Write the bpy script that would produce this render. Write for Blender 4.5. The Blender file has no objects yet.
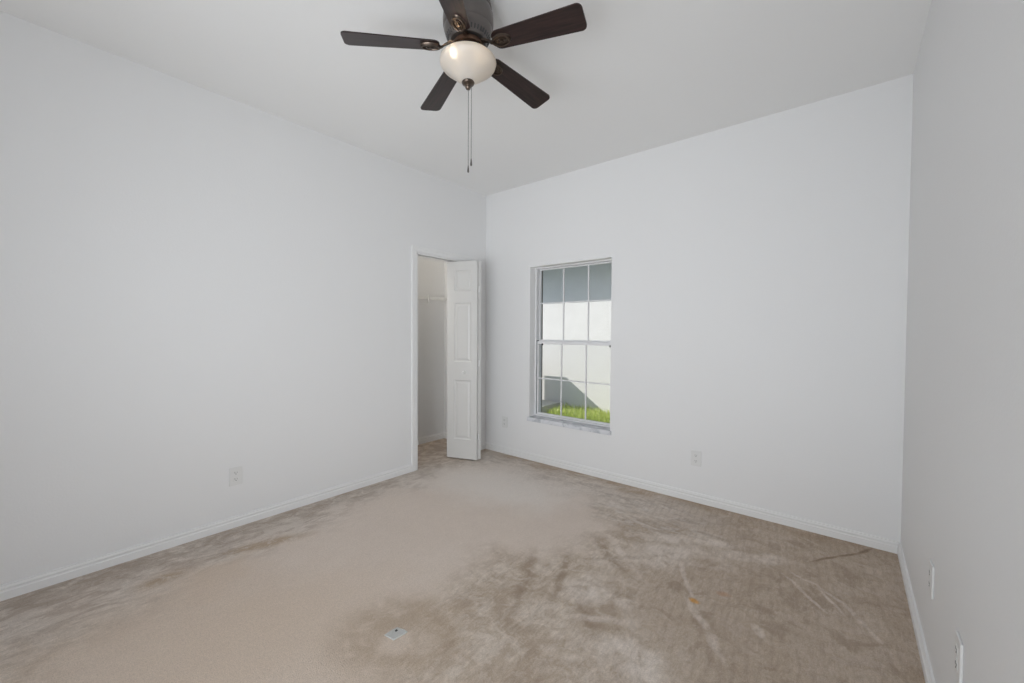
import bpy, bmesh, math, random
from mathutils import Vector, Matrix, noise
random.seed(7)
S = bpy.context.scene
COL = S.collection
PI = math.pi
RX = 3.4180            # room width
CH = 2.84              # ceiling height
RY = -4.5             # rear wall

# ------------------------------------------------------------------ camera
cam = bpy.data.cameras.new('camera')
cam.sensor_width = 36.0
cam.lens = 407.89 / 1024 * 36.0
cam.clip_start = 0.02
cam_o = bpy.data.objects.new('camera', cam)
COL.objects.link(cam_o)
r_, u_, f_ = Vector((0.7707, 0.6372, 0.0055)), Vector((-0.0188, 0.0140, 0.9997)), Vector((-0.6370, 0.7706, -0.0227))
cam_o.matrix_world = Matrix(((r_.x, u_.x, -f_.x, 3.1574), (r_.y, u_.y, -f_.y, -3.3547), (r_.z, u_.z, -f_.z, 1.3174), (0, 0, 0, 1)))
S.camera = cam_o

# ------------------------------------------------------------------ sky, sun, added fill lamps, exposure
W = bpy.data.worlds.new('sky')
S.world = W
W.use_nodes = True
bg = W.node_tree.nodes['Background']
bg.inputs['Color'].default_value = (0.74, 0.84, 1.0, 1)
bg.inputs['Strength'].default_value = 0.86

sun = bpy.data.lights.new('sun', 'SUN')
sun.energy = 4.35
sun.angle = math.radians(0.6)
sun.color = (1.0, 0.94, 0.88)
so = bpy.data.objects.new('sun', sun)
COL.objects.link(so)
so.rotation_euler = Vector((1.5, 1.0, -1.06)).to_track_quat('-Z', 'Y').to_euler()

def fill_lamp(name, size, loc, direction, energy, col, spread=180):
    """soft area lamp added as fill; it shines through no opening"""
    l = bpy.data.lights.new(name, 'AREA')
    l.shape = 'RECTANGLE'
    l.size, l.size_y = size
    l.energy = energy
    l.color = col
    l.spread = math.radians(spread)
    o = bpy.data.objects.new(name, l)
    COL.objects.link(o)
    o.location = loc
    o.rotation_euler = Vector(direction).to_track_quat('-Z', 'Y').to_euler()

FILL_COL = (0.925, 0.963, 1.0)  # tint of the unseen fill lamps placed before the solid rear wall
fill_lamp('fill_rear_right', (1.0, 2.0), (2.80, RY + 0.02, 1.03), (0, 1, 0), 17.6, (0.86, 0.94, 1.04))
fill_lamp('fill_rear_right_up', (1.0, 2.0), (2.80, RY + 0.025, 1.03), (-0.5, 1, 0.3), 26.5, FILL_COL, 112)
fill_lamp('fill_rear_mid_up', (1.4, 1.4), (1.55, RY + 0.03, 1.4), (0, 1, 0.6), 7.6, FILL_COL, 120)
fill_lamp('fill_rear_mid', (1.4, 1.4), (1.55, RY + 0.02, 1.4), (-0.2, 1, 0.1), 10.0, FILL_COL, 90)
fill_lamp('closet_fill', (0.25, 0.25), (-0.40, -1.40, CH - 0.02), (0, 0, -1), 6.5, (1.0, 0.93, 0.82))  # unseen lamp added to brighten the closet, no fixture

S.view_settings.view_transform = 'Standard'
S.view_settings.look = 'None'
S.view_settings.exposure = 0.0
S.view_settings.gamma = 1.0
S.view_settings.use_curve_mapping = False
S.cycles.use_denoising = True
S.cycles.max_bounces = 12
S.cycles.diffuse_bounces = 8
S.cycles.transparent_max_bounces = 16
S.cycles.caustics_reflective = False
S.cycles.caustics_refractive = False
S.cycles.sample_clamp_indirect = 4.0

# ------------------------------------------------------------------ material helpers
def new_mat(name):
    m = bpy.data.materials.new(name)
    m.use_nodes = True
    nt = m.node_tree
    return m, nt, nt.nodes['Principled BSDF'], nt.nodes['Material Output']

def node(nt, typ, **kw):
    n = nt.nodes.new(typ)
    for k, v in kw.items():
        if k == 'inp':
            for kk, vv in v.items():
                n.inputs[kk].default_value = vv
        else:
            setattr(n, k, v)
    return n

def link(nt, a, b):
    nt.links.new(a, b)

def plain(name, col, rough=0.5, metal=0.0, bump=0.0, bscale=60.0, spec=0.5, var=0.0, vscale=5.0):
    m, nt, b, o = new_mat(name)
    b.inputs['Base Color'].default_value = (*col, 1)
    b.inputs['Roughness'].default_value = rough
    b.inputs['Metallic'].default_value = metal
    b.inputs['Specular IOR Level'].default_value = spec
    tc = node(nt, 'ShaderNodeTexCoord')
    if bump:
        nz = node(nt, 'ShaderNodeTexNoise', inp={'Scale': bscale, 'Detail': 3.0})
        link(nt, tc.outputs['Object'], nz.inputs['Vector'])
        bp = node(nt, 'ShaderNodeBump', inp={'Strength': bump, 'Distance': 0.01})
        link(nt, nz.outputs['Fac'], bp.inputs['Height'])
        link(nt, bp.outputs['Normal'], b.inputs['Normal'])
    if var:
        nz = node(nt, 'ShaderNodeTexNoise', inp={'Scale': vscale, 'Detail': 4.0})
        link(nt, tc.outputs['Object'], nz.inputs['Vector'])
        mx = node(nt, 'ShaderNodeMix', data_type='RGBA')
        mx.inputs['A'].default_value = (*[c * (1 - var) for c in col], 1)
        mx.inputs['B'].default_value = (*[min(1, c * (1 + var)) for c in col], 1)
        link(nt, nz.outputs['Fac'], mx.inputs['Factor'])
        link(nt, mx.outputs['Result'], b.inputs['Base Color'])
    return m

M_wall = plain('wall_paint', (0.80, 0.80, 0.80), 0.55, bump=0.06, bscale=90, spec=0.35)
M_ceil = plain('ceiling_paint', (0.84, 0.84, 0.835), 0.9, bump=0.04, bscale=90, spec=0.2)
M_trim = plain('white_trim_paint', (0.82, 0.82, 0.815), 0.4, spec=0.4)
M_return = plain('return_paint_lightened', (0.90, 0.90, 0.90), 0.5, spec=0.4)  # lightened to stand for window light on the returns
M_baffle = plain('dark_baffle_stucco', (0.24, 0.22, 0.19), 0.9, bump=0.3, bscale=40)  # kept dark so the added outer face reflects little light
M_door = plain('door_paint', (0.67, 0.665, 0.65), 0.4, bump=0.03, bscale=40, spec=0.45)
M_plastic = plain('white_plastic', (0.745, 0.745, 0.735), 0.35, spec=0.5)
M_slot = plain('dark_slot', (0.06, 0.06, 0.06), 0.6)
M_vinyl = plain('window_vinyl', (0.80, 0.80, 0.81), 0.35)
M_track = plain('window_track_grey', (0.20, 0.21, 0.22), 0.5)
M_latch = plain('black_latch', (0.02, 0.02, 0.02), 0.4)
M_wire = plain('white_coated_wire', (0.78, 0.78, 0.76), 0.4)
M_bronze = plain('dark_bronze', (0.16, 0.145, 0.138), 0.34, metal=0.75, var=0.25, vscale=14)
M_iron = plain('blade_iron_bronze', (0.13, 0.10, 0.08), 0.34, metal=0.9, var=0.35, vscale=25)
M_hub = plain('hub_copper_brown', (0.13, 0.075, 0.05), 0.35, metal=0.8)
M_chain = plain('pull_chain_metal', (0.10, 0.095, 0.09), 0.45, metal=0.7)
M_paper = plain('pale_scrap', (0.52, 0.52, 0.50), 0.7, var=0.1, vscale=60)
M_soffit = plain('soffit_paint', (0.42, 0.47, 0.44), 0.6)
M_fascia = plain('fascia_paint', (0.55, 0.55, 0.52), 0.6)
M_conc = plain('concrete', (0.50, 0.49, 0.46), 0.9, bump=0.3, bscale=60, var=0.15, vscale=12)
M_ac = plain('unit_casing', (0.45, 0.45, 0.42), 0.45)
M_soil = plain('lawn_soil', (0.10, 0.13, 0.04), 0.95, bump=0.5, bscale=40, var=0.4, vscale=20)
M_roof = plain('roof_shingle', (0.16, 0.14, 0.13), 0.9, bump=0.4, bscale=60)

def mk_stucco():
    m, nt, b, o = new_mat('white_stucco')
    b.inputs['Roughness'].default_value = 0.9
    tc = node(nt, 'ShaderNodeTexCoord')
    n1 = node(nt, 'ShaderNodeTexNoise', inp={'Scale': 22.0, 'Detail': 6.0, 'Roughness': 0.65})
    n2 = node(nt, 'ShaderNodeTexNoise', inp={'Scale': 5.0, 'Detail': 3.0})
    link(nt, tc.outputs['Object'], n1.inputs['Vector'])
    link(nt, tc.outputs['Object'], n2.inputs['Vector'])
    mx = node(nt, 'ShaderNodeMix', data_type='RGBA')
    mx.inputs['A'].default_value = (0.77, 0.765, 0.755, 1)
    mx.inputs['B'].default_value = (0.87, 0.865, 0.86, 1)
    link(nt, n2.outputs['Fac'], mx.inputs['Factor'])
    link(nt, mx.outputs['Result'], b.inputs['Base Color'])
    bp = node(nt, 'ShaderNodeBump', inp={'Strength': 0.35, 'Distance': 0.02})
    link(nt, n1.outputs['Fac'], bp.inputs['Height'])
    link(nt, bp.outputs['Normal'], b.inputs['Normal'])
    return m
M_stucco = mk_stucco()

def mk_marble():
    m, nt, b, o = new_mat('grey_marble')
    b.inputs['Roughness'].default_value = 0.25
    tc = node(nt, 'ShaderNodeTexCoord')
    n1 = node(nt, 'ShaderNodeTexNoise', inp={'Scale': 9.0, 'Detail': 8.0, 'Roughness': 0.6, 'Distortion': 1.6})
    link(nt, tc.outputs['Object'], n1.inputs['Vector'])
    cr = node(nt, 'ShaderNodeValToRGB')
    e = cr.color_ramp.elements
    e[0].position, e[0].color = 0.36, (0.47, 0.49, 0.53, 1)
    e[1].position, e[1].color = 0.56, (0.72, 0.73, 0.76, 1)
    link(nt, n1.outputs['Fac'], cr.inputs['Fac'])
    link(nt, cr.outputs['Color'], b.inputs['Base Color'])
    return m
M_marble = mk_marble()

def mk_glass():
    m, nt, b, o = new_mat('window_glass')
    nt.nodes.remove(b)
    tr = node(nt, 'ShaderNodeBsdfTransparent', inp={'Color': (0.975, 0.982, 0.98, 1)})
    gl = node(nt, 'ShaderNodeBsdfGlossy', inp={'Roughness': 0.0})
    fr = node(nt, 'ShaderNodeFresnel', inp={'IOR': 1.2})
    mx = node(nt, 'ShaderNodeMixShader')
    link(nt, fr.outputs['Fac'], mx.inputs['Fac'])
    link(nt, tr.outputs[0], mx.inputs[1])
    link(nt, gl.outputs[0], mx.inputs[2])
    link(nt, mx.outputs[0], o.inputs['Surface'])
    return m
M_glass = mk_glass()

def mk_screen():
    m, nt, b, o = new_mat('insect_screen_mesh')
    b.inputs['Base Color'].default_value = (0.3, 0.32, 0.31, 1)
    b.inputs['Roughness'].default_value = 0.8
    tr = node(nt, 'ShaderNodeBsdfTransparent')
    mx = node(nt, 'ShaderNodeMixShader', inp={'Fac': 0.07})
    link(nt, tr.outputs[0], mx.inputs[1])
    link(nt, b.outputs[0], mx.inputs[2])
    link(nt, mx.outputs[0], o.inputs['Surface'])
    return m
M_screen = mk_screen()

def mk_wood():
    m, nt, b, o = new_mat('dark_walnut_blade')
    b.inputs['Roughness'].default_value = 0.30
    b.inputs['Specular IOR Level'].default_value = 0.5
    tc = node(nt, 'ShaderNodeTexCoord')
    mp = node(nt, 'ShaderNodeMapping')
    mp.inputs['Scale'].default_value = (2.2, 34.0, 10.0)
    link(nt, tc.outputs['Object'], mp.inputs['Vector'])
    n1 = node(nt, 'ShaderNodeTexNoise', inp={'Scale': 3.0, 'Detail': 7.0, 'Roughness': 0.62, 'Distortion': 0.7})
    link(nt, mp.outputs['Vector'], n1.inputs['Vector'])
    cr = node(nt, 'ShaderNodeValToRGB')
    e = cr.color_ramp.elements
    e[0].position, e[0].color = 0.34, (0.006, 0.0035, 0.0035, 1)
    e[1].position, e[1].color = 0.68, (0.038, 0.018, 0.017, 1)
    link(nt, n1.outputs['Fac'], cr.inputs['Fac'])
    link(nt, cr.outputs['Color'], b.inputs['Base Color'])
    return m
M_wood = mk_wood()

def mk_shade():
    m, nt, b, o = new_mat('frosted_shade_glass')
    b.inputs['Base Color'].default_value = (0.70, 0.675, 0.635, 1)
    b.inputs['Roughness'].default_value = 0.28
    tl = node(nt, 'ShaderNodeBsdfTranslucent', inp={'Color': (0.80, 0.74, 0.66, 1)})
    mx = node(nt, 'ShaderNodeMixShader', inp={'Fac': 0.30})
    link(nt, b.outputs[0], mx.inputs[1])
    link(nt, tl.outputs[0], mx.inputs[2])
    link(nt, mx.outputs[0], o.inputs['Surface'])
    return m
M_shade = mk_shade()

def mk_bulb():
    m, nt, b, o = new_mat('lit_bulb')
    b.inputs['Base Color'].default_value = (1, 0.95, 0.85, 1)
    b.inputs['Emission Color'].default_value = (1.0, 0.84, 0.62, 1)
    b.inputs['Emission Strength'].default_value = 48.0
    return m
M_bulb = mk_bulb()

def mk_grass():
    m, nt, b, o = new_mat('grass_blades')
    b.inputs['Roughness'].default_value = 0.5
    oi = node(nt, 'ShaderNodeTexCoord')
    n1 = node(nt, 'ShaderNodeTexNoise', inp={'Scale': 70.0, 'Detail': 2.0})
    link(nt, oi.outputs['Object'], n1.inputs['Vector'])
    cr = node(nt, 'ShaderNodeValToRGB')
    e = cr.color_ramp.elements
    e[0].position, e[0].color = 0.32, (0.34, 0.52, 0.07, 1)
    e[1].position, e[1].color = 0.68, (0.88, 0.88, 0.34, 1)
    link(nt, n1.outputs['Fac'], cr.inputs['Fac'])
    link(nt, cr.outputs['Color'], b.inputs['Base Color'])
    tl = node(nt, 'ShaderNodeBsdfTranslucent')
    link(nt, cr.outputs['Color'], tl.inputs['Color'])
    mx = node(nt, 'ShaderNodeMixShader', inp={'Fac': 0.4})
    link(nt, b.outputs[0], mx.inputs[1])
    link(nt, tl.outputs[0], mx.inputs[2])
    link(nt, mx.outputs[0], o.inputs['Surface'])
    return m
M_grass = mk_grass()

# carpet: matted, streaked and stained pile; all marks are laid out on the floor in metres
def mk_carpet():
    m, nt, b, o = new_mat('beige_carpet')
    b.inputs['Roughness'].default_value = 0.95
    b.inputs['Specular IOR Level'].default_value = 0.1
    b.inputs['Sheen Weight'].default_value = 0.08
    tc = node(nt, 'ShaderNodeTexCoord')
    P0 = tc.outputs['Object']
    def math_(op, a, b2=None, c=None, clamp=False):
        n = node(nt, 'ShaderNodeMath', operation=op, use_clamp=clamp)
        for i, v in enumerate((a, b2, c)):
            if v is None: continue
            if isinstance(v, (int, float)): n.inputs[i].default_value = v
            else: link(nt, v, n.inputs[i])
        return n.outputs[0]
    def nz(scale, detail=3, rough=0.5, dist=0.0, rot=0.0, stretch=(1, 1), vec=None):
        mp = node(nt, 'ShaderNodeMapping')
        mp.inputs['Rotation'].default_value = (0, 0, rot)
        mp.inputs['Scale'].default_value = (stretch[0], stretch[1], 1)
        link(nt, vec or P0, mp.inputs['Vector'])
        n = node(nt, 'ShaderNodeTexNoise', inp={'Scale': scale, 'Detail': detail, 'Roughness': rough, 'Distortion': dist})
        link(nt, mp.outputs['Vector'], n.inputs['Vector'])
        return n.outputs['Fac']
    def ramp(v, a, c):
        n = node(nt, 'ShaderNodeMapRange', interpolation_type='SMOOTHSTEP')
        n.inputs['From Min'].default_value, n.inputs['From Max'].default_value = a, c
        link(nt, v, n.inputs['Value'])
        return n.outputs['Result']
    # warped coordinates so that no mark has a clean edge
    wn = node(nt, 'ShaderNodeTexNoise', inp={'Scale': 3.2, 'Detail': 5.0, 'Roughness': 0.6})
    link(nt, P0, wn.inputs['Vector'])
    v1 = node(nt, 'ShaderNodeVectorMath', operation='SUBTRACT'); v1.inputs[1].default_value = (0.5, 0.5, 0.5)
    link(nt, wn.outputs['Color'], v1.inputs[0])
    def warped(amount):
        v2 = node(nt, 'ShaderNodeVectorMath', operation='SCALE'); v2.inputs['Scale'].default_value = amount
        link(nt, v1.outputs[0], v2.inputs[0])
        v3 = node(nt, 'ShaderNodeVectorMath', operation='ADD')
        link(nt, P0, v3.inputs[0]); link(nt, v2.outputs[0], v3.inputs[1])
        return v3.outputs[0]
    PW, PS = warped(0.55), warped(0.09)
    def blob(cx, cy, rx, ry, ang=0, soft=0.4, vec=None):
        mp = node(nt, 'ShaderNodeMapping', vector_type='TEXTURE')
        mp.inputs['Location'].default_value = (cx, cy, 0)
        mp.inputs['Rotation'].default_value = (0, 0, math.radians(ang))
        mp.inputs['Scale'].default_value = (rx, ry, 1000)
        link(nt, vec or PW, mp.inputs['Vector'])
        ln = node(nt, 'ShaderNodeVectorMath', operation='LENGTH')
        link(nt, mp.outputs['Vector'], ln.inputs[0])
        n = node(nt, 'ShaderNodeMapRange', interpolation_type='SMOOTHSTEP')
        n.inputs['From Min'].default_value, n.inputs['From Max'].default_value = 1.0 + soft, 1.0 - soft
        link(nt, ln.outputs['Value'], n.inputs['Value'])
        return n.outputs['Result']
    def stroke(pts, w, soft=0.7, vec=None):
        out = None
        for (x0, y0), (x1, y1) in zip(pts[:-1], pts[1:]):
            L = math.hypot(x1 - x0, y1 - y0)
            s = blob((x0 + x1) / 2, (y0 + y1) / 2, L / 2 + w, w, math.degrees(math.atan2(y1 - y0, x1 - x0)), soft, vec or PS)
            out = s if out is None else math_('MAXIMUM', out, s)
        return out
    def mix(base, col, fac, amt=1.0):
        mx = node(nt, 'ShaderNodeMix', data_type='RGBA')
        if isinstance(base, tuple): mx.inputs['A'].default_value = (*base, 1)
        else: link(nt, base, mx.inputs['A'])
        if isinstance(col, tuple): mx.inputs['B'].default_value = (*col, 1)
        else: link(nt, col, mx.inputs['B'])
        link(nt, math_('MULTIPLY', fac, amt) if amt != 1.0 else fac, mx.inputs['Factor'])
        return mx.outputs['Result']
    def union(*a):
        r = a[0]
        for x in a[1:]: r = math_('MAXIMUM', r, x)
        return r
    MID, DARK, LIGHT, PINK, GREY = (0.54, 0.475, 0.415), (0.38, 0.315, 0.26), (0.68, 0.625, 0.58), (0.635, 0.565, 0.515), (0.62, 0.58, 0.55)
    # rough-lying pile everywhere: brushed patches
    patch = ramp(nz(3.4, 8, 0.66, 0.9), 0.40, 0.60)
    fine = ramp(nz(11, 7, 0.66, 1.0), 0.42, 0.60)
    brush = ramp(nz(17, 5, 0.7, 0.6, rot=0.9, stretch=(2.2, 0.7)), 0.42, 0.62)
    c = mix(MID, DARK, patch, 0.62)
    c = mix(c, LIGHT, math_('MULTIPLY', fine, math_('SUBTRACT', 1.0, math_('MULTIPLY', patch, 0.5))), 0.55)
    # the browner right-hand part
    right = union(blob(3.22, -0.85, 0.70, 0.95, 0, 0.35), blob(2.85, -0.25, 1.0, 0.32, 0, 0.4), blob(2.8, -1.25, 0.55, 0.5, 0, 0.4))
    c = mix(c, (0.455, 0.388, 0.330), right, 0.62)
    c = mix(c, (0.52, 0.455, 0.41), math_('MULTIPLY', right, ramp(nz(8, 7, 0.68, 0.8), 0.50, 0.66)), 0.55)
    c = mix(c, (0.36, 0.30, 0.25), math_('MULTIPLY', right, ramp(nz(5, 7, 0.66, 0.8), 0.50, 0.62)), 0.6)
    c = mix(c, (0.37, 0.31, 0.26), math_('MULTIPLY', brush, math_('SUBTRACT', 1.0, math_('MULTIPLY', right, 0.5))), 0.22)
    # greyer strip along the left wall, streaked along the wall
    left = blob(0.05, -2.2, 0.60, 2.3, 0, 0.40)
    c = mix(c, GREY, left, 0.72)
    streak = ramp(nz(6.0, 8, 0.70, 0.9, rot=-0.45, stretch=(1.9, 0.85)), 0.46, 0.60)
    c = mix(c, (0.42, 0.365, 0.325), math_('MULTIPLY', streak, left), 0.75)
    c = mix(c, (0.40, 0.35, 0.31), math_('MULTIPLY', blob(0.06, -2.7, 0.17, 1.6, 0, 0.6), ramp(nz(9, 7, 0.68, 0.6), 0.36, 0.56)), 0.7)
    # grey brushed belt along the foot of the window wall
    back = blob(1.2, -0.28, 1.15, 0.28, -2, 0.5)
    c = mix(c, GREY, back, 0.6)
    streak2 = ramp(nz(6.0, 7, 0.68, 0.6, rot=0.1, stretch=(0.8, 2.4)), 0.47, 0.60)
    c = mix(c, (0.40, 0.355, 0.32), math_('MULTIPLY', streak2, union(back, blob(2.0, -0.5, 0.6, 0.3, 0, 0.5))), 0.6)
    c = mix(c, (0.62, 0.585, 0.56), math_('MULTIPLY', ramp(nz(9, 7, 0.68, 0.8, rot=0.3, stretch=(0.8, 2.0)), 0.50, 0.62), blob(2.05, -0.55, 0.38, 0.3, 0, 0.5)), 0.6)
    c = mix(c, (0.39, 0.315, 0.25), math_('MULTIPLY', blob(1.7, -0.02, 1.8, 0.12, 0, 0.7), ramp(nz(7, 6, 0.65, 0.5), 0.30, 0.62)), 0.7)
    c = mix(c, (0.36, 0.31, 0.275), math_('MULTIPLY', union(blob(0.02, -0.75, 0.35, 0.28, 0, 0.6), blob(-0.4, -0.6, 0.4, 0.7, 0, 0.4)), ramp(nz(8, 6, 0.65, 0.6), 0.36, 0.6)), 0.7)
    # smooth worn, slightly pink walkway from the closet to the camera side
    path = union(blob(0.95, -1.35, 0.62, 0.95, -22, 0.3), blob(1.0, -2.15, 0.55, 0.95, -12, 0.3), blob(1.25, -2.75, 0.65, 0.75, 30, 0.35), blob(0.65, -0.85, 0.42, 0.45, 0, 0.5), blob(1.5, -1.05, 0.42, 0.5, 0, 0.3))
    c = mix(c, PINK, path, 0.9)
    c = mix(c, (0.70, 0.66, 0.63), blob(0.80, -0.72, 0.65, 0.38, 10, 0.6), 0.8)
    c = mix(c, (0.585, 0.49, 0.41), union(blob(0.62, -2.72, 0.22, 0.25, 0, 0.7), blob(1.15, -2.75, 0.7, 0.45, 30, 0.8)), 0.6)
    # brown drag marks and a darker ring round the scrap of paper
    ring = math_('SUBTRACT', blob(1.66, -2.30, 0.27, 0.23, 35, 0.45, PS), blob(1.70, -2.36, 0.07, 0.06, 0, 0.5, PS), clamp=True)
    c = mix(c, (0.40, 0.33, 0.265), math_('MULTIPLY', ring, ramp(nz(9, 6, 0.68, 0.5), 0.25, 0.6)), 0.62)
    c = mix(c, (0.40, 0.315, 0.24), math_('MULTIPLY', union(blob(0.40, -2.40, 0.05, 0.22, -18, 0.7, PS), blob(0.38, -2.9, 0.05, 0.10, 0, 0.8, PS)), ramp(nz(14, 5, 0.65, 0.5), 0.30, 0.55)), 0.75)
    # long brush strokes
    broken = ramp(nz(13, 6, 0.68, 0.5), 0.30, 0.58)
    dark_lines = union(stroke([(1.93, -1.03), (2.22, -1.24)], 0.030), stroke([(2.05, -1.22), (2.3, -0.98)], 0.018),
                       stroke([(1.95, -1.85), (1.75, -1.45)], 0.035), stroke([(2.05, -1.7), (1.9, -1.3)], 0.025), stroke([(2.3, -1.75), (2.12, -1.55)], 0.04))
    c = mix(c, (0.36, 0.30, 0.25), math_('MULTIPLY', dark_lines, broken), 0.85)
    c = mix(c, (0.27, 0.22, 0.18), stroke([(3.02, -0.45), (3.13, -0.27), (3.23, -0.16), (3.28, -0.04)], 0.010, 0.5), 0.75)
    light_lines = union(stroke([(2.95, -0.66), (3.05, -0.70), (3.16, -0.80), (3.24, -0.95), (3.30, -1.08)], 0.010, 0.6),
                        stroke([(2.92, -0.72), (3.02, -0.84), (3.10, -0.93)], 0.009, 0.6), stroke([(3.06, -0.72), (3.15, -0.88)], 0.008, 0.6),
                        stroke([(2.60, -1.24), (2.42, -0.94)], 0.012), stroke([(2.58, -1.28), (2.70, -1.42), (2.78, -1.55)], 0.018),
                        stroke([(2.02, -0.98), (2.25, -1.18)], 0.014), stroke([(2.40, -1.60), (2.20, -1.72)], 0.020))
    c = mix(c, (0.62, 0.56, 0.52), math_('MULTIPLY', light_lines, broken), 0.85)
    pale = union(blob(2.30, -0.72, 0.13, 0.06, 30, 0.5, PS), blob(2.50, -0.60, 0.13, 0.05, 20, 0.5, PS), blob(2.66, -0.66, 0.07, 0.05, 40, 0.5, PS), blob(2.82, -0.58, 0.10, 0.05, 30, 0.5, PS), blob(2.35, -1.48, 0.05, 0.045, 0, 0.5, PS), blob(2.86, -1.28, 0.018, 0.035, 20, 0.5, PS),
                 blob(2.16, -1.50, 0.16, 0.10, 40, 0.5), blob(2.35, -0.95, 0.22, 0.10, 30, 0.6), blob(2.5, -1.85, 0.12, 0.16, 40, 0.5))
    c = mix(c, (0.68, 0.625, 0.585), math_('MULTIPLY', pale, broken), 0.7)
    c = mix(c, (0.62, 0.34, 0.12), blob(2.60, -1.25, 0.024, 0.020, 0, 0.5, PS), 0.75)
    c = mix(c, (0.46, 0.28, 0.18), blob(2.70, -1.10, 0.028, 0.022, 0, 0.6, PS), 0.45)
    # parallel vacuum passes on the right
    wv = node(nt, 'ShaderNodeTexWave', wave_type='BANDS', bands_direction='X', inp={'Scale': 7.0, 'Distortion': 2.5, 'Detail': 3.0, 'Detail Scale': 2.0})
    mpw = node(nt, 'ShaderNodeMapping'); mpw.inputs['Rotation'].default_value = (0, 0, math.radians(-8))
    link(nt, P0, mpw.inputs['Vector']); link(nt, mpw.outputs['Vector'], wv.inputs['Vector'])
    c = mix(c, (0.35, 0.295, 0.25), math_('MULTIPLY', math_('MULTIPLY', ramp(wv.outputs['Fac'], 0.5, 1.0), right), broken), 0.22)
    # nap lines: short brushed ridges in two directions
    r1 = nz(26, 4, 0.7, 0.8, rot=0.7, stretch=(2.6, 0.7)); r2 = nz(24, 4, 0.7, 0.8, rot=-0.9, stretch=(2.6, 0.7))
    sel = ramp(nz(2.2, 3, 0.5, 0.5), 0.42, 0.58)
    nap = math_('ADD', math_('MULTIPLY', r1, sel), math_('MULTIPLY', r2, math_('SUBTRACT', 1.0, sel)))
    rough = math_('SUBTRACT', 1.0, math_('MULTIPLY', path, 0.75))
    nap = math_('ADD', math_('MULTIPLY', math_('MULTIPLY', math_('SUBTRACT', nap, 0.5), rough), 0.55), 1.0)
    cv = node(nt, 'ShaderNodeVectorMath', operation='SCALE'); link(nt, c, cv.inputs[0]); link(nt, nap, cv.inputs['Scale'])
    ct = node(nt, 'ShaderNodeVectorMath', operation='MULTIPLY_ADD')
    ct.inputs[1].default_value = (1.25, 1.242, 1.215); ct.inputs[2].default_value = (-0.108, -0.112, -0.112)
    link(nt, cv.outputs[0], ct.inputs[0])
    c = ct.outputs[0]
    # tuft speckle
    t1 = ramp(nz(230, 2, 0.6), 0.32, 0.68)
    t2 = ramp(nz(90, 3, 0.65), 0.3, 0.7)
    sp = math_('ADD', math_('MULTIPLY', t1, 0.20), math_('MULTIPLY', t2, 0.10))
    sp = math_('ADD', sp, 0.85)
    sc = node(nt, 'ShaderNodeVectorMath', operation='SCALE')
    link(nt, c, sc.inputs[0]); link(nt, sp, sc.inputs['Scale'])
    link(nt, sc.outputs[0], b.inputs['Base Color'])
    bp = node(nt, 'ShaderNodeBump', inp={'Strength': 0.25, 'Distance': 0.004})
    link(nt, math_('ADD', t1, math_('MULTIPLY', t2, 0.3)), bp.inputs['Height'])
    link(nt, bp.outputs['Normal'], b.inputs['Normal'])
    return m
M_carpet = mk_carpet()

# ------------------------------------------------------------------ mesh helpers
def box(bm, x0, x1, y0, y1, z0, z1, bevel=0.0, mat=0):
    v = [bm.verts.new(p) for p in ((x0, y0, z0), (x1, y0, z0), (x1, y1, z0), (x0, y1, z0), (x0, y0, z1), (x1, y0, z1), (x1, y1, z1), (x0, y1, z1))]
    fs = [bm.faces.new([v[i] for i in q]) for q in ((3, 2, 1, 0), (4, 5, 6, 7), (0, 1, 5, 4), (1, 2, 6, 5), (2, 3, 7, 6), (3, 0, 4, 7))]
    for f in fs: f.material_index = mat
    if bevel:
        es = list({e for f in fs for e in f.edges})
        bmesh.ops.bevel(bm, geom=es, offset=bevel, segments=2, affect='EDGES', profile=0.6)

def lathe(bm, prof, n=48, cap0=False, cap1=False, center=(0, 0)):
    rings = []
    for r, z in prof:
        if r < 1e-6:
            rings.append([bm.verts.new((center[0], center[1], z))])
        else:
            rings.append([bm.verts.new((center[0] + r * math.cos(2 * PI * k / n), center[1] + r * math.sin(2 * PI * k / n), z)) for k in range(n)])
    for a, b in zip(rings[:-1], rings[1:]):
        for k in range(n):
            q = [a[k % len(a)], a[(k + 1) % len(a)], b[(k + 1) % len(b)], b[k % len(b)]]
            u = []
            for x in q:
                if x not in u: u.append(x)
            if len(u) > 2: bm.faces.new(u)
    if cap0 and len(rings[0]) > 2: bm.faces.new(rings[0])
    if cap1 and len(rings[-1]) > 2: bm.faces.new(rings[-1])

def tube(bm, pts, r, n=8):
    pts = [Vector(p) for p in pts]
    rings = []
    for i, p in enumerate(pts):
        d = (pts[min(i + 1, len(pts) - 1)] - pts[max(i - 1, 0)]).normalized()
        a = d.orthogonal().normalized() if i == 0 else (A - d * A.dot(d)).normalized()
        A = a
        b = d.cross(a)
        rings.append([bm.verts.new(p + r * (math.cos(2 * PI * k / n) * a + math.sin(2 * PI * k / n) * b)) for k in range(n)])
    for q, s in zip(rings[:-1], rings[1:]):
        for k in range(n):
            bm.faces.new((q[k], q[(k + 1) % n], s[(k + 1) % n], s[k]))
    bm.faces.new(rings[0]); bm.faces.new(rings[-1])

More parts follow.
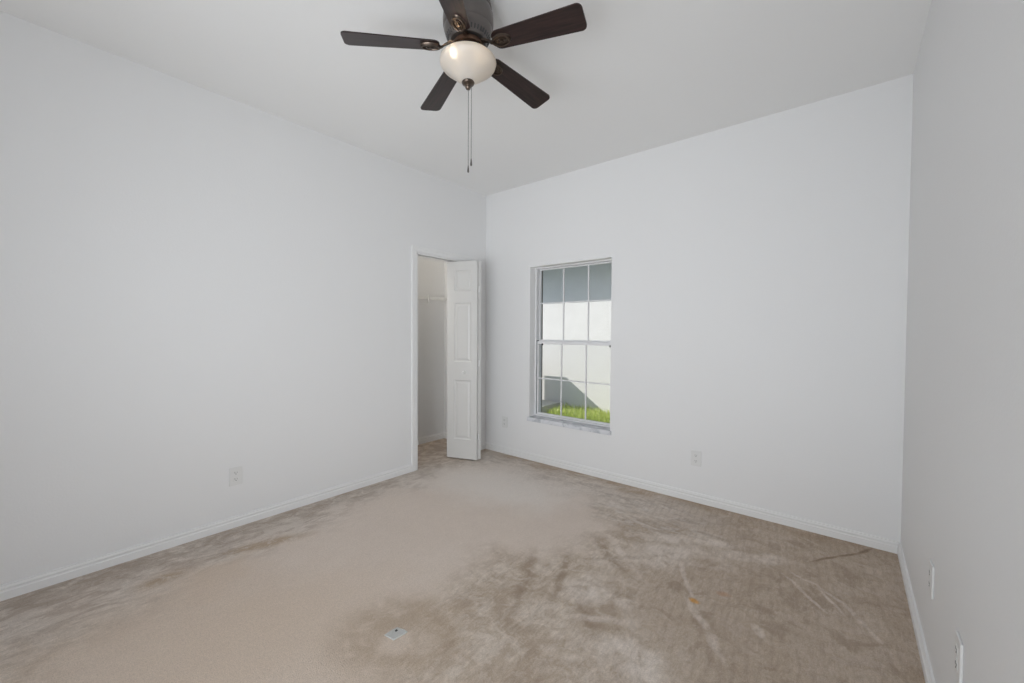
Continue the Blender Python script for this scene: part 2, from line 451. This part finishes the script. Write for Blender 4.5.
def extrude_profile(bm, prof, p0, p1, out):
    """prof: (distance out from wall, height); run from p0 to p1, 'out' = unit vector off the wall."""
    p0, p1, out = Vector(p0), Vector(p1), Vector(out)
    A = [bm.verts.new(p0 + out * a + Vector((0, 0, h))) for a, h in prof]
    B = [bm.verts.new(p1 + out * a + Vector((0, 0, h))) for a, h in prof]
    n = len(prof)
    for k in range(n):
        bm.faces.new((A[k], A[(k + 1) % n], B[(k + 1) % n], B[k]))
    bm.faces.new(A); bm.faces.new(B)

def link_obj(name, bm, mats, parent=None, smooth=False, loc=(0, 0, 0), rot=None):
    bmesh.ops.recalc_face_normals(bm, faces=bm.faces)
    me = bpy.data.meshes.new(name)
    bm.to_mesh(me); bm.free()
    for m in (mats if isinstance(mats, (list, tuple)) else [mats]): me.materials.append(m)
    o = bpy.data.objects.new(name, me)
    COL.objects.link(o)
    o.location = loc
    if rot is not None: o.rotation_euler = rot
    if parent: o.parent = parent
    if smooth:
        for p in me.polygons: p.use_smooth = True
        if hasattr(me, 'set_sharp_from_angle'): me.set_sharp_from_angle(angle=math.radians(38))
    return o

def struct(name, bm, mats, parent=None, smooth=False):
    o = link_obj(name, bm, mats, parent, smooth)
    if parent is None: o['kind'] = 'structure'
    return o

def thing(name, label, cat, loc=(0, 0, 0), rotz=0.0, group=None, kind=None):
    o = bpy.data.objects.new(name, None)
    COL.objects.link(o)
    o.empty_display_size = 0.1
    o.location = loc
    o.rotation_euler = (0, 0, rotz)
    tag(o, label, cat, group, kind)
    return o

def tag(o, label=None, cat=None, group=None, kind=None):
    if label: o['label'] = label
    if cat: o['category'] = cat
    if group: o['group'] = group
    if kind: o['kind'] = kind
    return o

B = bmesh.new

# ------------------------------------------------------------------ room shell
GZ = -0.13      # ground level outside
NY = 3.0        # face of the neighbouring house
WT = 0.115     # partition thickness
ET = 0.215     # block wall thickness
CX = -0.70     # closet back
DY0, DY1, DZ = -0.952, -0.215, 2.062       # closet opening
WX0, WX1, WZ0, WZ1 = 0.617, 1.527, 0.425, 1.990   # window opening
WD = 0.095     # depth of the drywall reveal

bm = B(); box(bm, CX - 0.1, RX + 0.12, RY - ET, ET, -0.10, 0.0)
struct('floor', bm, M_carpet)
bm = B(); box(bm, CX - 0.1, RX + 0.12, RY - ET, ET, CH, CH + 0.12)
struct('ceiling', bm, M_ceil)

bm = B()
box(bm, -WT, 0, RY, DY0, 0, CH); box(bm, -WT, 0, DY0, DY1, DZ, CH); box(bm, -WT, 0, DY1, 0, 0, CH)
struct('wall_left', bm, M_wall)
bm = B()
box(bm, CX - 0.1, WX0, 0, ET, 0, CH); box(bm, WX1, RX + 0.12, 0, ET, 0, CH)
box(bm, WX0, WX1, 0, ET, 0, WZ0); box(bm, WX0, WX1, 0, ET, WZ1, CH)
struct('wall_back', bm, M_wall)
bm = B()       # drywall returns of the window opening, in the lightened paint
box(bm, WX0, WX0 + 0.003, 0.0005, WD, WZ0 + 0.018, WZ1); box(bm, WX1 - 0.003, WX1, 0.0005, WD, WZ0 + 0.018, WZ1); box(bm, WX0 + 0.003, WX1 - 0.003, 0.0005, WD, WZ1 - 0.003, WZ1)
struct('trim_4', bm, M_return)
bm = B()       # unseen outer face and eave, added to dim light on the house opposite
for a in ((CX - 0.1, WX0, GZ, CH), (WX1, RX + 0.12, GZ, CH), (WX0, WX1, GZ, WZ0), (WX0, WX1, WZ1, CH)):
    box(bm, a[0], a[1], ET, ET + 0.02, a[2], a[3])
box(bm, CX - 0.4, RX + 0.5, ET + 0.02, 0.70, 2.62, 2.66); box(bm, CX - 0.4, RX + 0.5, 0.68, 0.70, 2.60, 2.80)
struct('exterior_baffle', bm, M_baffle)
bm = B()
box(bm, RX, RX + 0.12, RY, 0, 0, CH)
struct('wall_right', bm, M_wall)
bm = B()
box(bm, -WT, RX + 0.12, RY - ET, RY, 0, CH)
struct('wall_rear', bm, M_wall)
bm = B(); box(bm, CX - 0.1, CX, -1.75, 0, 0, CH)
struct('wall_closet_back', bm, M_wall)
bm = B(); box(bm, CX, -WT, -1.75, -1.65, 0, CH)
struct('wall_closet_end', bm, M_wall)

BASE = [(0, 0), (0.014, 0), (0.014, 0.040), (0.010, 0.044), (0.010, 0.050), (0.0125, 0.055), (0.0125, 0.060), (0.0085, 0.067), (0.0085, 0.073), (0, 0.0735)]
def baseboard(name, runs):
    bm = B()
    for p0, p1, out in runs: extrude_profile(bm, BASE, p0, p1, out)
    return struct(name, bm, M_trim)
baseboard('baseboard_left', [((0, RY, 0), (0, DY0 - 0.062, 0), (1, 0, 0)), ((0, DY1 + 0.062, 0), (0, 0, 0), (1, 0, 0))])
baseboard('baseboard_back', [((0, 0, 0), (RX, 0, 0), (0, -1, 0))])
baseboard('baseboard_right', [((RX, RY, 0), (RX, 0, 0), (-1, 0, 0))])
baseboard('baseboard_rear', [((0, RY, 0), (2.325, RY, 0), (0, 1, 0))])
baseboard('baseboard_closet', [((CX, -1.65, 0), (CX, 0, 0), (1, 0, 0)), ((CX, 0, 0), (-WT, 0, 0), (0, -1, 0))])

# closet opening: jamb boards and stepped casing
bm = B()
J = 0.010
box(bm, -WT - 0.002, 0.003, DY0, DY0 + J, 0, DZ); box(bm, -WT - 0.002, 0.003, DY1 - J, DY1, 0, DZ); box(bm, -WT - 0.002, 0.003, DY0, DY1, DZ - J, DZ)
struct('trim_1', bm, M_trim)
def casing_profile():
    return [(0.004, 0), (0.004, 0.010), (0.020, 0.013), (0.034, 0.013), (0.040, 0.017), (0.062, 0.017), (0.062, 0)]   # (away from opening, off wall)
bm = B()
prof = casing_profile()
rings = []
for (sy, ey, top) in ((DY0, -1, False), (DY0, -1, True), (DY1, 1, True), (DY1, 1, False)):
    ring = []
    for d, t in prof:
        y = sy + ey * d
        z = (DZ + d) if top else 0.0
        ring.append(bm.verts.new((t, y, z)))
    rings.append(ring)
for a, b in zip(rings[:-1], rings[1:]):
    for k in range(len(prof)):
        k2 = (k + 1) % len(prof)
        bm.faces.new((a[k], a[k2], b[k2], b[k]))
bm.faces.new(rings[0]); bm.faces.new(rings[-1])
struct('trim_2', bm, M_trim)

# ------------------------------------------------------------------ folding closet door
DOOR = thing('door_1', 'white two-leaf folding closet door standing folded open at the corner', 'door', (-0.05, -0.383, 0), kind='structure')
def leaf_mesh(L, z0, z1, T):
    """u along +x (0..L), front face at y=0 facing -y, back at y=+T. Three raised panels on each face."""
    bm = B()
    us = [0, 0.084, L - 0.066, L]
    zs = [z0, 0.215, 0.825, 1.012, 1.615, 1.735, 1.945, z1]
    panels = {(1, 1), (1, 3), (1, 5)}
    def face(yf, sgn):
        g = [[bm.verts.new((u, yf, z)) for z in zs] for u in us]
        for i in range(3):
            for j in range(7):
                q = [g[i][j], g[i + 1][j], g[i + 1][j + 1], g[i][j + 1]]
                if (i, j) not in panels:
                    bm.faces.new(q); continue
                prev = q
                for ins, dep in ((0.004, 0.004), (0.010, 0.008), (0.020, 0.008), (0.036, 0.003)):
                    x0, x1, a, b = us[i] + ins, us[i + 1] - ins, zs[j] + ins, zs[j + 1] - ins
                    y = yf + sgn * dep
                    cur = [bm.verts.new(p) for p in ((x0, y, a), (x1, y, a), (x1, y, b), (x0, y, b))]
                    for k in range(4):
                        bm.faces.new((prev[k], prev[(k + 1) % 4], cur[(k + 1) % 4], cur[k]))
                    prev = cur
                bm.faces.new(prev)
        return g
    f, k = face(0, 1), face(T, -1)
    nu, nz_ = len(us), len(zs)
    for i in range(nu - 1):
        for j in (0, nz_ - 1):
            bm.faces.new((f[i][j], f[i + 1][j], k[i + 1][j], k[i][j]))
    for j in range(nz_ - 1):
        for i in (0, nu - 1):
            bm.faces.new((f[i][j], f[i][j + 1], k[i][j + 1], k[i][j]))
    return bm
LL, LT = 0.339, 0.030
th = math.atan2(0.118, 0.318)
root = Vector((-0.05, -0.383, 0))
lead = link_obj('door_leaf', leaf_mesh(LL, 0.018, 2.036, LT), M_door, DOOR, loc=Vector((-0.05, -0.53, 0)) - root, rot=(0, 0, th))
lead['label'] = 'leading leaf with the knob'
# second leaf: mirrored, its panelled face turned to the window wall
end = Vector((0.268, -0.354, 0))
hang = link_obj('door_leaf', leaf_mesh(LL, 0.018, 2.036, LT), M_door, DOOR, loc=end - root, rot=(0, 0, PI - th))
bm = B()
lathe(bm, [(0.0, 0.0), (0.011, 0.0), (0.011, 0.004), (0.0065, 0.010), (0.0075, 0.016), (0.0145, 0.021), (0.0165, 0.027), (0.013, 0.033), (0.0, 0.035)], 24)
link_obj('door_knob', bm, M_plastic, lead, True, loc=(0.198, 0.0, 0.905), rot=(PI / 2, 0, 0))
for z in (0.25, 1.0, 1.75):     # hinges on the fold
    bm = B()
    tube(bm, [(0.268, -0.383, z - 0.03), (0.268, -0.383, z + 0.03)], 0.006, 10)
    bmesh.ops.translate(bm, verts=bm.verts, vec=-root)
    link_obj('hinge', bm, M_trim, DOOR)
bm = B()
for y0, y1 in ((-0.014, -0.010), (0.010, 0.014)):
    box(bm, -0.057 + y0, -0.057 + y1, DY0 + J, DY1 - J, DZ - J - 0.012, DZ - J)
box(bm, -0.071, -0.043, DY0 + J, DY1 - J, DZ - J - 0.003, DZ - J)
bmesh.ops.translate(bm, verts=bm.verts, vec=-root)
link_obj('door_track', bm, M_trim, DOOR)

# ------------------------------------------------------------------ closet wire shelf
SH = thing('wire_shelf', 'white wire shelf fixed high along the closet back wall', 'shelf', (CX, -0.83, 1.70))
bm = B()
for x, z in ((0.004, 0.0), (0.12, 0.0), (0.22, 0.0), (0.300, 0.0), (0.306, -0.030)):
    tube(bm, [(x, -0.81, z), (x, 0.825, z)], 0.003, 8)
link_obj('shelf_rails', bm, M_wire, SH, True)
bm = B()
for k in range(64):
    y = -0.80 + k * 0.0255
    tube(bm, [(0.004, y, 0.003), (0.300, y, 0.003), (0.307, y, -0.006), (0.307, y, -0.030)], 0.0014, 6)
link_obj('shelf_wires', bm, M_wire, SH, True)
for y in (0.34, -0.45):
    bm = B()
    box(bm, 0.297, 0.316, y - 0.008, y + 0.008, -0.070, 0.012, 0.002)
    link_obj('shelf_clip', bm, M_plastic, SH)
bm = B()
box(bm, 0.0, 0.312, 0.8255, 0.8295, -0.035, 0.012, 0.001)
link_obj('shelf_end_bracket', bm, M_plastic, SH)

# ------------------------------------------------------------------ window
WIN = thing('window_1', 'white single-hung window with a six-pane grid in each sash', 'window', (WX0, WD, WZ0), kind='structure')
WO = Vector((WX0, WD, WZ0))
def wpart(name, bm, mat, smooth=False, parent=None):
    bmesh.ops.translate(bm, verts=bm.verts, vec=-WO)
    return link_obj(name, bm, mat, parent or WIN, smooth)
FR = 0.016
y0, y1 = WD, WD + 0.085
bm = B()
box(bm, WX0, WX0 + FR, y0, y1, WZ0 + 0.02, WZ1, 0.002); box(bm, WX1 - FR, WX1, y0, y1, WZ0 + 0.02, WZ1, 0.002)
box(bm, WX0 + FR, WX1 - FR, y0, y1, WZ1 - 0.012, WZ1, 0.002); box(bm, WX0 + FR, WX1 - FR, y0, y1, WZ0 + 0.02, WZ0 + 0.034, 0.002)
wpart('window_frame', bm, M_vinyl)
bm = B()
for x in (WX0 + FR, WX1 - FR - 0.006):
    box(bm, x, x + 0.006, y0 + 0.010, y0 + 0.040, WZ0 + 0.045, 1.235)
wpart('sash_track', bm, M_track)
ZM = 1.214
def sash(name, ya, yb, za, zb, rail_lo, rail_hi, stile, mz):
    xa, xb = WX0 + FR + 0.007, WX1 - FR - 0.007
    bm = B()
    box(bm, xa, xa + stile, ya, yb, za, zb, 0.002); box(bm, xb - stile, xb, ya, yb, za, zb, 0.002)
    box(bm, xa + stile, xb - stile, ya, yb, za, za + rail_lo, 0.002); box(bm, xa + stile, xb - stile, ya, yb, zb - rail_hi, zb, 0.002)
    s = wpart(name, bm, M_vinyl)
    gx0, gx1, gz0, gz1 = xa + stile, xb - stile, za + rail_lo, zb - rail_hi
    ym = (ya + yb) / 2
    bm = B()
    mw = 0.0065
    for k in (1, 2):
        x = gx0 + (gx1 - gx0) * k / 3
        box(bm, x - mw, x + mw, ym - 0.006, ym + 0.006, gz0, gz1, 0.002)
    for k in range(3):
        x2, x3 = gx0 + (gx1 - gx0) * k / 3 + mw, gx0 + (gx1 - gx0) * (k + 1) / 3 - mw
        box(bm, x2 if k else gx0, x3 if k < 2 else gx1, ym - 0.006, ym + 0.006, mz - mw, mz + mw, 0.002)
    bmesh.ops.translate(bm, verts=bm.verts, vec=-WO)
    link_obj('muntin_grid', bm, M_vinyl, s)
    bm = B(); box(bm, gx0, gx1, ym + 0.007, ym + 0.010, gz0, gz1)
    bmesh.ops.translate(bm, verts=bm.verts, vec=-WO)
    link_obj('glass_pane', bm, M_glass, s)
    return s
sash('upper_sash', y0 + 0.045, y0 + 0.070, ZM - 0.005, WZ1 - 0.013, 0.034, 0.012, 0.010, 1.622)
low = sash('lower_sash', y0 + 0.012, y0 + 0.038, WZ0 + 0.036, ZM + 0.012, 0.018, 0.030, 0.015, 0.838)
for x in (WX0 + FR + 0.075, WX1 - FR - 0.040):
    bm = B(); box(bm, x - 0.009, x + 0.009, y0 + 0.002, y0 + 0.0115, ZM - 0.030, ZM - 0.012, 0.003)
    bmesh.ops.translate(bm, verts=bm.verts, vec=-WO)
    o = link_obj('sash_latch', bm, M_latch, low); o['label'] = 'black tilt latch'
bm = B(); box(bm, WX0 + FR + 0.002, WX1 - FR - 0.002, y1 - 0.006, y1 - 0.0045, WZ0 + 0.043, ZM - 0.006)
wpart('insect_screen', bm, M_screen)
bm = B(); box(bm, WX0 - 0.012, WX1 + 0.012, -0.022, -0.0005, WZ0 - 0.020, WZ0 + 0.018, 0.003)
box(bm, WX0 + 0.001, WX1 - 0.001, -0.004, ET - 0.03, WZ0 - 0.002, WZ0 + 0.018, 0.001)
o = wpart('window_sill', bm, M_marble); o['label'] = 'grey veined marble sill'
# added window and doorway frames round the fill lamps; rear wall is solid
W2 = thing('rear_lamp_frame', 'added white frame round the fill lamps on the solid rear wall', 'window', (1.55, RY, 1.4), kind='structure')
bm = B()
for a in (-0.76, 0.71): box(bm, a, a + 0.05, 0.0, 0.018, -0.76, 0.76, 0.003)
for z in (-0.76, 0.71): box(bm, -0.71, 0.71, 0.0, 0.018, z, z + 0.05, 0.003)
link_obj('window_frame', bm, M_vinyl, W2)
bm = B()
for a in (2.23, 3.31): box(bm, a, a + 0.06, RY, RY + 0.017, 0, 2.10, 0.003)
box(bm, 2.29, 3.31, RY, RY + 0.017, 2.04, 2.10, 0.003)
struct('trim_3', bm, M_trim)

# ------------------------------------------------------------------ power outlets
def outlet(label, loc, rotz, kind='duplex', group=None):
    """plate lies in the local xz-plane, facing -y"""
    t = thing('power_outlet', label, 'outlet', loc, rotz)
    bm = B(); box(bm, -0.038, 0.038, -0.0075, 0.0, -0.0605, 0.0605, 0.003)
    link_obj('cover_plate', bm, M_plastic, t)
    for zc in (0.0215, -0.0215):
        bm = B()
        pts = []
        for k in range(32):
            a = 2 * PI * k / 32
            pts.append((0.0172 * max(-0.96, min(0.96, 1.15 * math.cos(a))), 0.0148 * max(-0.93, min(0.93, 1.1 * math.sin(a)))))
        v0 = [bm.verts.new((x, -0.0075, zc + z)) for x, z in pts]
        v1 = [bm.verts.new((x * 0.95, -0.0088, zc + z * 0.95)) for x, z in pts]
        for k in range(32): bm.faces.new((v0[k], v0[(k + 1) % 32], v1[(k + 1) % 32], v1[k]))
        bm.faces.new(v1); bm.faces.new(v0)
        rc = link_obj('receptacle', bm, M_plastic, t)
        bm = B()
        box(bm, -0.0075, -0.0052, -0.0094, -0.0085, zc - 0.001, zc + 0.0085)
        box(bm, 0.0052, 0.0075, -0.0094, -0.0085, zc, zc + 0.0075)
        lathe(bm, [(0.0, 0.0), (0.0026, 0.0), (0.0026, 0.0012), (0, 0.0012)], 12)
        vs = bm.verts[-26:] if False else [v for v in bm.verts if abs(v.co.y) < 0.004 and abs(v.co.z) < 0.002]
        for v in vs:
            x, y, z = v.co
            v.co = (x, -0.0084 - z, zc - 0.0065 + y)
        link_obj('socket_slots', bm, M_slot, rc)
    bm = B(); lathe(bm, [(0, 0.0), (0.0035, 0.0), (0.003, 0.0015), (0, 0.002)], 12)
    link_obj('plate_screw', bm, M_plastic, t, loc=(0, -0.0075, 0), rot=(PI / 2, 0, 0))
    return t
outlet('white power outlet low on the wall left of the closet', (0, -2.440, 0.343), PI / 2)
outlet('white power outlet low on the window wall, right of the window', (2.255, 0, 0.343), 0)
outlet('white power outlet between the closet door and the window', (0.290, 0, 0.342), 0)
outlet('white power outlet on the right wall, nearer the room corner', (RX, -1.165, 0.392), -PI / 2)
outlet('white power outlet at the lower right, on the right wall nearest the camera', (RX, -1.665, 0.398), -PI / 2)

# ------------------------------------------------------------------ ceiling fan
FAN = thing('ceiling_fan', 'dark bronze five-blade ceiling fan with a lit frosted bowl light', 'fan', (1.8025, -2.0385, CH))
def zf(z): return z - CH
bm = B()
lathe(bm, [(0.0, 0.0), (0.098, 0.0), (0.100, -0.012), (0.096, -0.020), (0.096, -0.034), (0.104, -0.046), (0.106, -0.062), (0.102, -0.068), (0.105, -0.074),
           (0.112, -0.092), (0.1135, -0.118), (0.1135, -0.142), (0.111, -0.152), (0.108, -0.156), (0.109, -0.162), (0.104, -0.180), (0.092, -0.202), (0.080, -0.214), (0.0, -0.214)], 64)
hs = link_obj('motor_housing', bm, M_bronze, FAN, True)
bm = B()
for k in range(40):     # vent slots round the tapering lower rim
    a = 2 * PI * k / 40
    bb = B()
    box(bb, -0.002, 0.002, -0.003, 0.003, -0.009, 0.009, 0.001)
    mt = Matrix.Translation((math.cos(a) * 0.094, math.sin(a) * 0.094, -0.199)) @ Matrix.Rotation(a, 4, 'Z') @ Matrix.Rotation(math.radians(28), 4, 'Y')
    bmesh.ops.transform(bb, matrix=mt, verts=bb.verts)
    me = bpy.data.meshes.new('tmp'); bb.to_mesh(me); bb.free(); bm.from_mesh(me); bpy.data.meshes.remove(me)
o = link_obj('vent_slots', bm, M_slot, hs)
bm = B()
lathe(bm, [(0, -0.214), (0.062, -0.214), (0.064, -0.220), (0.070, -0.224), (0.072, -0.240), (0.060, -0.246), (0.0, -0.246)], 48)
link_obj('flywheel', bm, M_hub, FAN, True)
bm = B()
lathe(bm, [(0, -0.244), (0.045, -0.244), (0.048, -0.252), (0.066, -0.258), (0.080, -0.266), (0.094, -0.276), (0.098, -0.283), (0.096, -0.290), (0, -0.290)], 48)
link_obj('light_fitter', bm, M_bronze, FAN, True)
bm = B()
outer = [(0.098, -0.284), (0.108, -0.284), (0.119, -0.288), (0.1258, -0.295), (0.1275, -0.304), (0.125, -0.314), (0.116, -0.326), (0.101, -0.338), (0.085, -0.350), (0.069, -0.362), (0.052, -0.3745), (0.034, -0.386), (0.012, -0.3895)]
inner = [(max(0.010, r - 0.004), z + 0.0035) for r, z in reversed(outer[2:])]
prof = outer + inner + [(0.098, -0.288), (0.098, -0.284)]
lathe(bm, prof, 64)
bmesh.ops.remove_doubles(bm, verts=bm.verts, dist=1e-5)
sh_ = link_obj('lamp_shade', bm, M_shade, FAN, True)
bm = B()
lathe(bm, [(0, -0.380), (0.010, -0.380), (0.010, -0.388), (0.027, -0.388), (0.029, -0.392), (0.026, -0.399), (0.014, -0.405), (0.011, -0.409), (0.013, -0.414), (0.009, -0.421), (0.0, -0.424)], 32)
fin = link_obj('finial', bm, M_iron, FAN, True)
for bx, by in ((0.0215, -0.102), (0.078, -0.024)):
    bm = B()
    lathe(bm, [(0, 0.024), (0.007, 0.024), (0.008, 0.010), (0.011, 0.000), (0.012, -0.010), (0.008, -0.019), (0.0, -0.022)], 20)
    bl = link_obj('light_bulb', bm, M_bulb, FAN, True, loc=(bx, by, -0.308))
for dx, dy, zl in ((0.001, 0.001, 2.045), (0.011, 0.010, 2.075)):
    bm = B()
    pts = [(dx, dy, -0.405), (dx, dy, zf(zl) + 0.03)]
    tube(bm, pts, 0.0010, 6)
    n = 60
    for k in range(n):
        z = -0.42 + (zf(zl) + 0.03 + 0.42) * k / n
        lathe(bm, [(0, z + 0.0022), (0.0017, z), (0, z - 0.0022)], 6, center=(dx, dy))
    ch = link_obj('pull_chain', bm, M_chain, FAN, True)
    bm = B()
    lathe(bm, [(0, zf(zl) + 0.034), (0.002, zf(zl) + 0.032), (0.0042, zf(zl) + 0.012), (0.0045, zf(zl) + 0.004), (0.003, zf(zl)), (0, zf(zl) - 0.001)], 14, center=(dx, dy))
    link_obj('chain_pendant', bm, M_bronze, ch, True)

def blade_mesh():
    """along +x, hub axis at origin, lower face z=0"""
    bm = B()
    r0, r1 = 0.128, 0.539
    w0, w1 = 0.045, 0.0595
    cr0, cr1 = 0.030, 0.024
    pts = []
    def arc(cx, cy, r, a0, a1, n=7):
        for k in range(n + 1):
            a = a0 + (a1 - a0) * k / n
            pts.append((cx + r * math.cos(a), cy + r * math.sin(a)))
    arc(r0 + cr0, w0 - cr0, cr0, PI, PI / 2)
    arc(r1 - cr1, w1 - cr1, cr1, PI / 2, 0)
    arc(r1 - cr1, -w1 + cr1, cr1, 0, -PI / 2)
    arc(r0 + cr0, -w0 + cr0, cr0, -PI / 2, -PI)
    lo = [bm.verts.new((x, y, 0.0)) for x, y in pts]
    hi = [bm.verts.new((x, y, 0.0055)) for x, y in pts]
    n = len(pts)
    for k in range(n): bm.faces.new((lo[k], lo[(k + 1) % n], hi[(k + 1) % n], hi[k]))
    bm.faces.new(lo); bm.faces.new(hi)
    return bm
def iron_mesh():
    bm = B()
    # flat oval plate under the blade with raised rings, then a curved arm to the flywheel
    def oval(cx, rx, ry, z0, z1, n=40, hole=None):
        def ring(fx, fy, z): return [bm.verts.new((cx + fx * math.cos(2 * PI * k / n), fy * math.sin(2 * PI * k / n), z)) for k in range(n)]
        if hole:
            seq = [ring(rx, ry, z0), ring(rx * 0.97, ry * 0.97, z1), ring(hole[0] * 1.08, hole[1] * 1.08, z1), ring(hole[0], hole[1], z0)]
        else:
            seq = [ring(rx, ry, z0), ring(rx * 0.95, ry * 0.95, z1)]
        for a, b in zip(seq[:-1], seq[1:]):
            for k in range(n): bm.faces.new((a[k], a[(k + 1) % n], b[(k + 1) % n], b[k]))
        if not hole: bm.faces.new(seq[-1])
        bm.faces.new(seq[0]) if not hole else None
    oval(0.168, 0.046, 0.030, 0.0, -0.004)
    oval(0.168, 0.044, 0.0285, -0.004, -0.010, hole=(0.034, 0.0205))
    oval(0.168, 0.024, 0.0135, -0.004, -0.009, hole=(0.016, 0.0085))
    oval(0.168, 0.009, 0.006, -0.004, -0.011)
    prof = [(0.060, 0.012, 0.024, 0.008), (0.085, 0.011, 0.021, 0.008), (0.105, 0.0085, 0.010, 0.007), (0.115, 0.0085, 0.002, 0.007), (0.124, 0.011, -0.002, 0.006), (0.135, 0.016, -0.004, 0.004)]
    prev = None
    for x, w, z, t in prof:
        cur = [bm.verts.new(p) for p in ((x, -w, z), (x, w, z), (x, w * 0.7, z - t), (x, -w * 0.7, z - t))]
        if prev:
            for k in range(4): bm.faces.new((prev[k], prev[(k + 1) % 4], cur[(k + 1) % 4], cur[k]))
        else: bm.faces.new(cur)
        prev = cur
    bm.faces.new(prev)
    return bm
blade0 = link_obj('fan_blade', blade_mesh(), M_wood, FAN)
iron0 = link_obj('blade_iron', iron_mesh(), M_iron, blade0, True)
PITCH, DROOP = math.radians(-12), math.radians(3.2)
for k, ang in enumerate((230.3, 159.6, 86.3, 14.3, 302.3)):
    if k == 0: bl = blade0
    else:
        bl = blade0.copy(); COL.objects.link(bl); bl.parent = FAN
        ir = iron0.copy(); COL.objects.link(ir); ir.parent = bl
    bl.rotation_mode = 'QUATERNION'
    q = Matrix.Rotation(math.radians(ang), 4, 'Z') @ Matrix.Rotation(DROOP, 4, 'Y') @ Matrix.Rotation(PITCH, 4, 'X')
    bl.rotation_quaternion = q.to_quaternion()
    bl.location = (0, 0, zf(2.602))

# ------------------------------------------------------------------ scrap on the carpet
bm = B()
n = 10
out = [(-0.031, -0.037), (-0.012, -0.035), (0.008, -0.031), (0.025, -0.029), (0.028, -0.008), (0.030, 0.014), (0.031, 0.038), (0.010, 0.036), (-0.008, 0.031), (-0.028, 0.028), (-0.031, 0.004)]
lo = [bm.verts.new((x, y, 0.001)) for x, y in out]
hi = [bm.verts.new((x * 0.97, y * 0.97, 0.005 + 0.002 * math.sin(x * 90))) for x, y in out]
for k in range(len(out)): bm.faces.new((lo[k], lo[(k + 1) % len(out)], hi[(k + 1) % len(out)], hi[k]))
bm.faces.new(lo); bm.faces.new(hi)
scrap = link_obj('paper_scrap', bm, M_paper, loc=(1.660, -2.326, 0.0))
tag(scrap, 'small pale scrap of paper lying on the carpet in the foreground', 'scrap')
bm = B(); box(bm, -0.014, -0.006, 0.004, 0.014, 0.0035, 0.0078, 0.0005)
link_obj('dark_hole', bm, M_slot, scrap)

# ------------------------------------------------------------------ outside: lawn, neighbouring house, air conditioner
bm = B(); box(bm, -9, 7, ET, NY + 0.2, GZ - 0.1, GZ)
struct('ground', bm, M_soil)
HOUSE = thing('house', 'white stucco house wall with a shaded eave outside the window', 'house', (0, NY, GZ))
def hpart(name, bm, mat):
    bmesh.ops.translate(bm, verts=bm.verts, vec=(0, -NY, -GZ))
    return link_obj(name, bm, mat, HOUSE)
bm = B(); box(bm, -8, 6, NY, NY + 0.2, GZ, 2.5); hpart('stucco_wall', bm, M_stucco)
bm = B(); box(bm, -8.3, 6.3, NY - 0.58, NY + 0.3, 2.5, 2.53); hpart('soffit', bm, M_soffit)
bm = B(); box(bm, -8.3, 6.3, NY - 0.60, NY - 0.58, 2.49, 2.66); hpart('fascia', bm, M_fascia)
bm = B()
v = [bm.verts.new(p) for p in ((-8.4, NY - 0.64, 2.64), (6.4, NY - 0.64, 2.64), (6.4, NY + 2.5, 3.9), (-8.4, NY + 2.5, 3.9), (-8.4, NY - 0.64, 2.68), (6.4, NY - 0.64, 2.68), (6.4, NY + 2.5, 3.94), (-8.4, NY + 2.5, 3.94))]
for q in ((3, 2, 1, 0), (4, 5, 6, 7), (0, 1, 5, 4), (1, 2, 6, 5), (2, 3, 7, 6), (3, 0, 4, 7)): bm.faces.new([v[i] for i in q])
hpart('roof', bm, M_roof)

bm = B(); box(bm, -1.95, -0.88, 1.95, 2.95, GZ, 0.045, 0.008)
pad = link_obj('concrete_pad', bm, M_conc)
tag(pad, 'low concrete pad on the ground against the white stucco house', 'pad')
AC = thing('air_conditioner', 'grey air conditioner on the concrete pad outside, left of the window view', 'air conditioner', (-1.505, 2.45, 0.045))
bm = B(); box(bm, -0.245, 0.245, -0.25, 0.25, 0.0, 0.03, 0.004); link_obj('base_pan', bm, M_ac, AC)
bm = B(); box(bm, -0.243, 0.243, -0.248, 0.248, 0.03, 0.745, 0.01); cs = link_obj('casing', bm, M_ac, AC)
bm = B(); box(bm, -0.245, 0.245, -0.25, 0.25, 0.745, 0.775, 0.006); link_obj('top_panel', bm, M_ac, AC)
bm = B()
for k in range(22):
    z = 0.08 + k * 0.029
    box(bm, -0.20, 0.20, -0.256, -0.248, z, z + 0.012)
    box(bm, 0.243, 0.250, -0.20, 0.20, z, z + 0.012)
link_obj('louvre_slats', bm, M_ac, cs)

# grass: countless blades near the foot of the stucco wall
bm = B()
def blade(x, y, h, w, a, lean):
    d = Vector((math.cos(a), math.sin(a), 0)); s = Vector((-d.y, d.x, 0))
    p = Vector((x, y, GZ))
    pv = None
    for t in (0, 0.4, 0.75, 1.0):
        c = p + Vector((0, 0, h * t * (1 - 0.25 * lean * t))) + d * (lean * h * t * t * 0.8)
        ww = w * (1 - t ** 2.2)
        if t < 1: cur = [bm.verts.new(c - s * ww), bm.verts.new(c + s * ww)]
        else: cur = [bm.verts.new(c)]
        if pv: bm.faces.new(pv + cur[::-1])
        pv = cur
for k in range(9000):
    x = random.uniform(-1.9, 0.75); y = random.uniform(2.05, NY - 0.05)
    if x < -0.80: 
        if y > 1.90: continue
    hh = random.uniform(0.08, 0.22) * (1.0 if y > 2.35 else 0.6)
    blade(x, y, hh, random.uniform(0.005, 0.011), random.uniform(0, 2 * PI), random.uniform(0.1, 0.9))
for k in range(260):
    blade(random.uniform(-1.55, -0.98), random.uniform(1.7, 1.93), random.uniform(0.05, 0.12), 0.005, random.uniform(0, 2 * PI), 0.5)
g = link_obj('grass', bm, M_grass)
tag(g, 'bright green grass growing at the foot of the white stucco house', 'grass', kind='stuff')
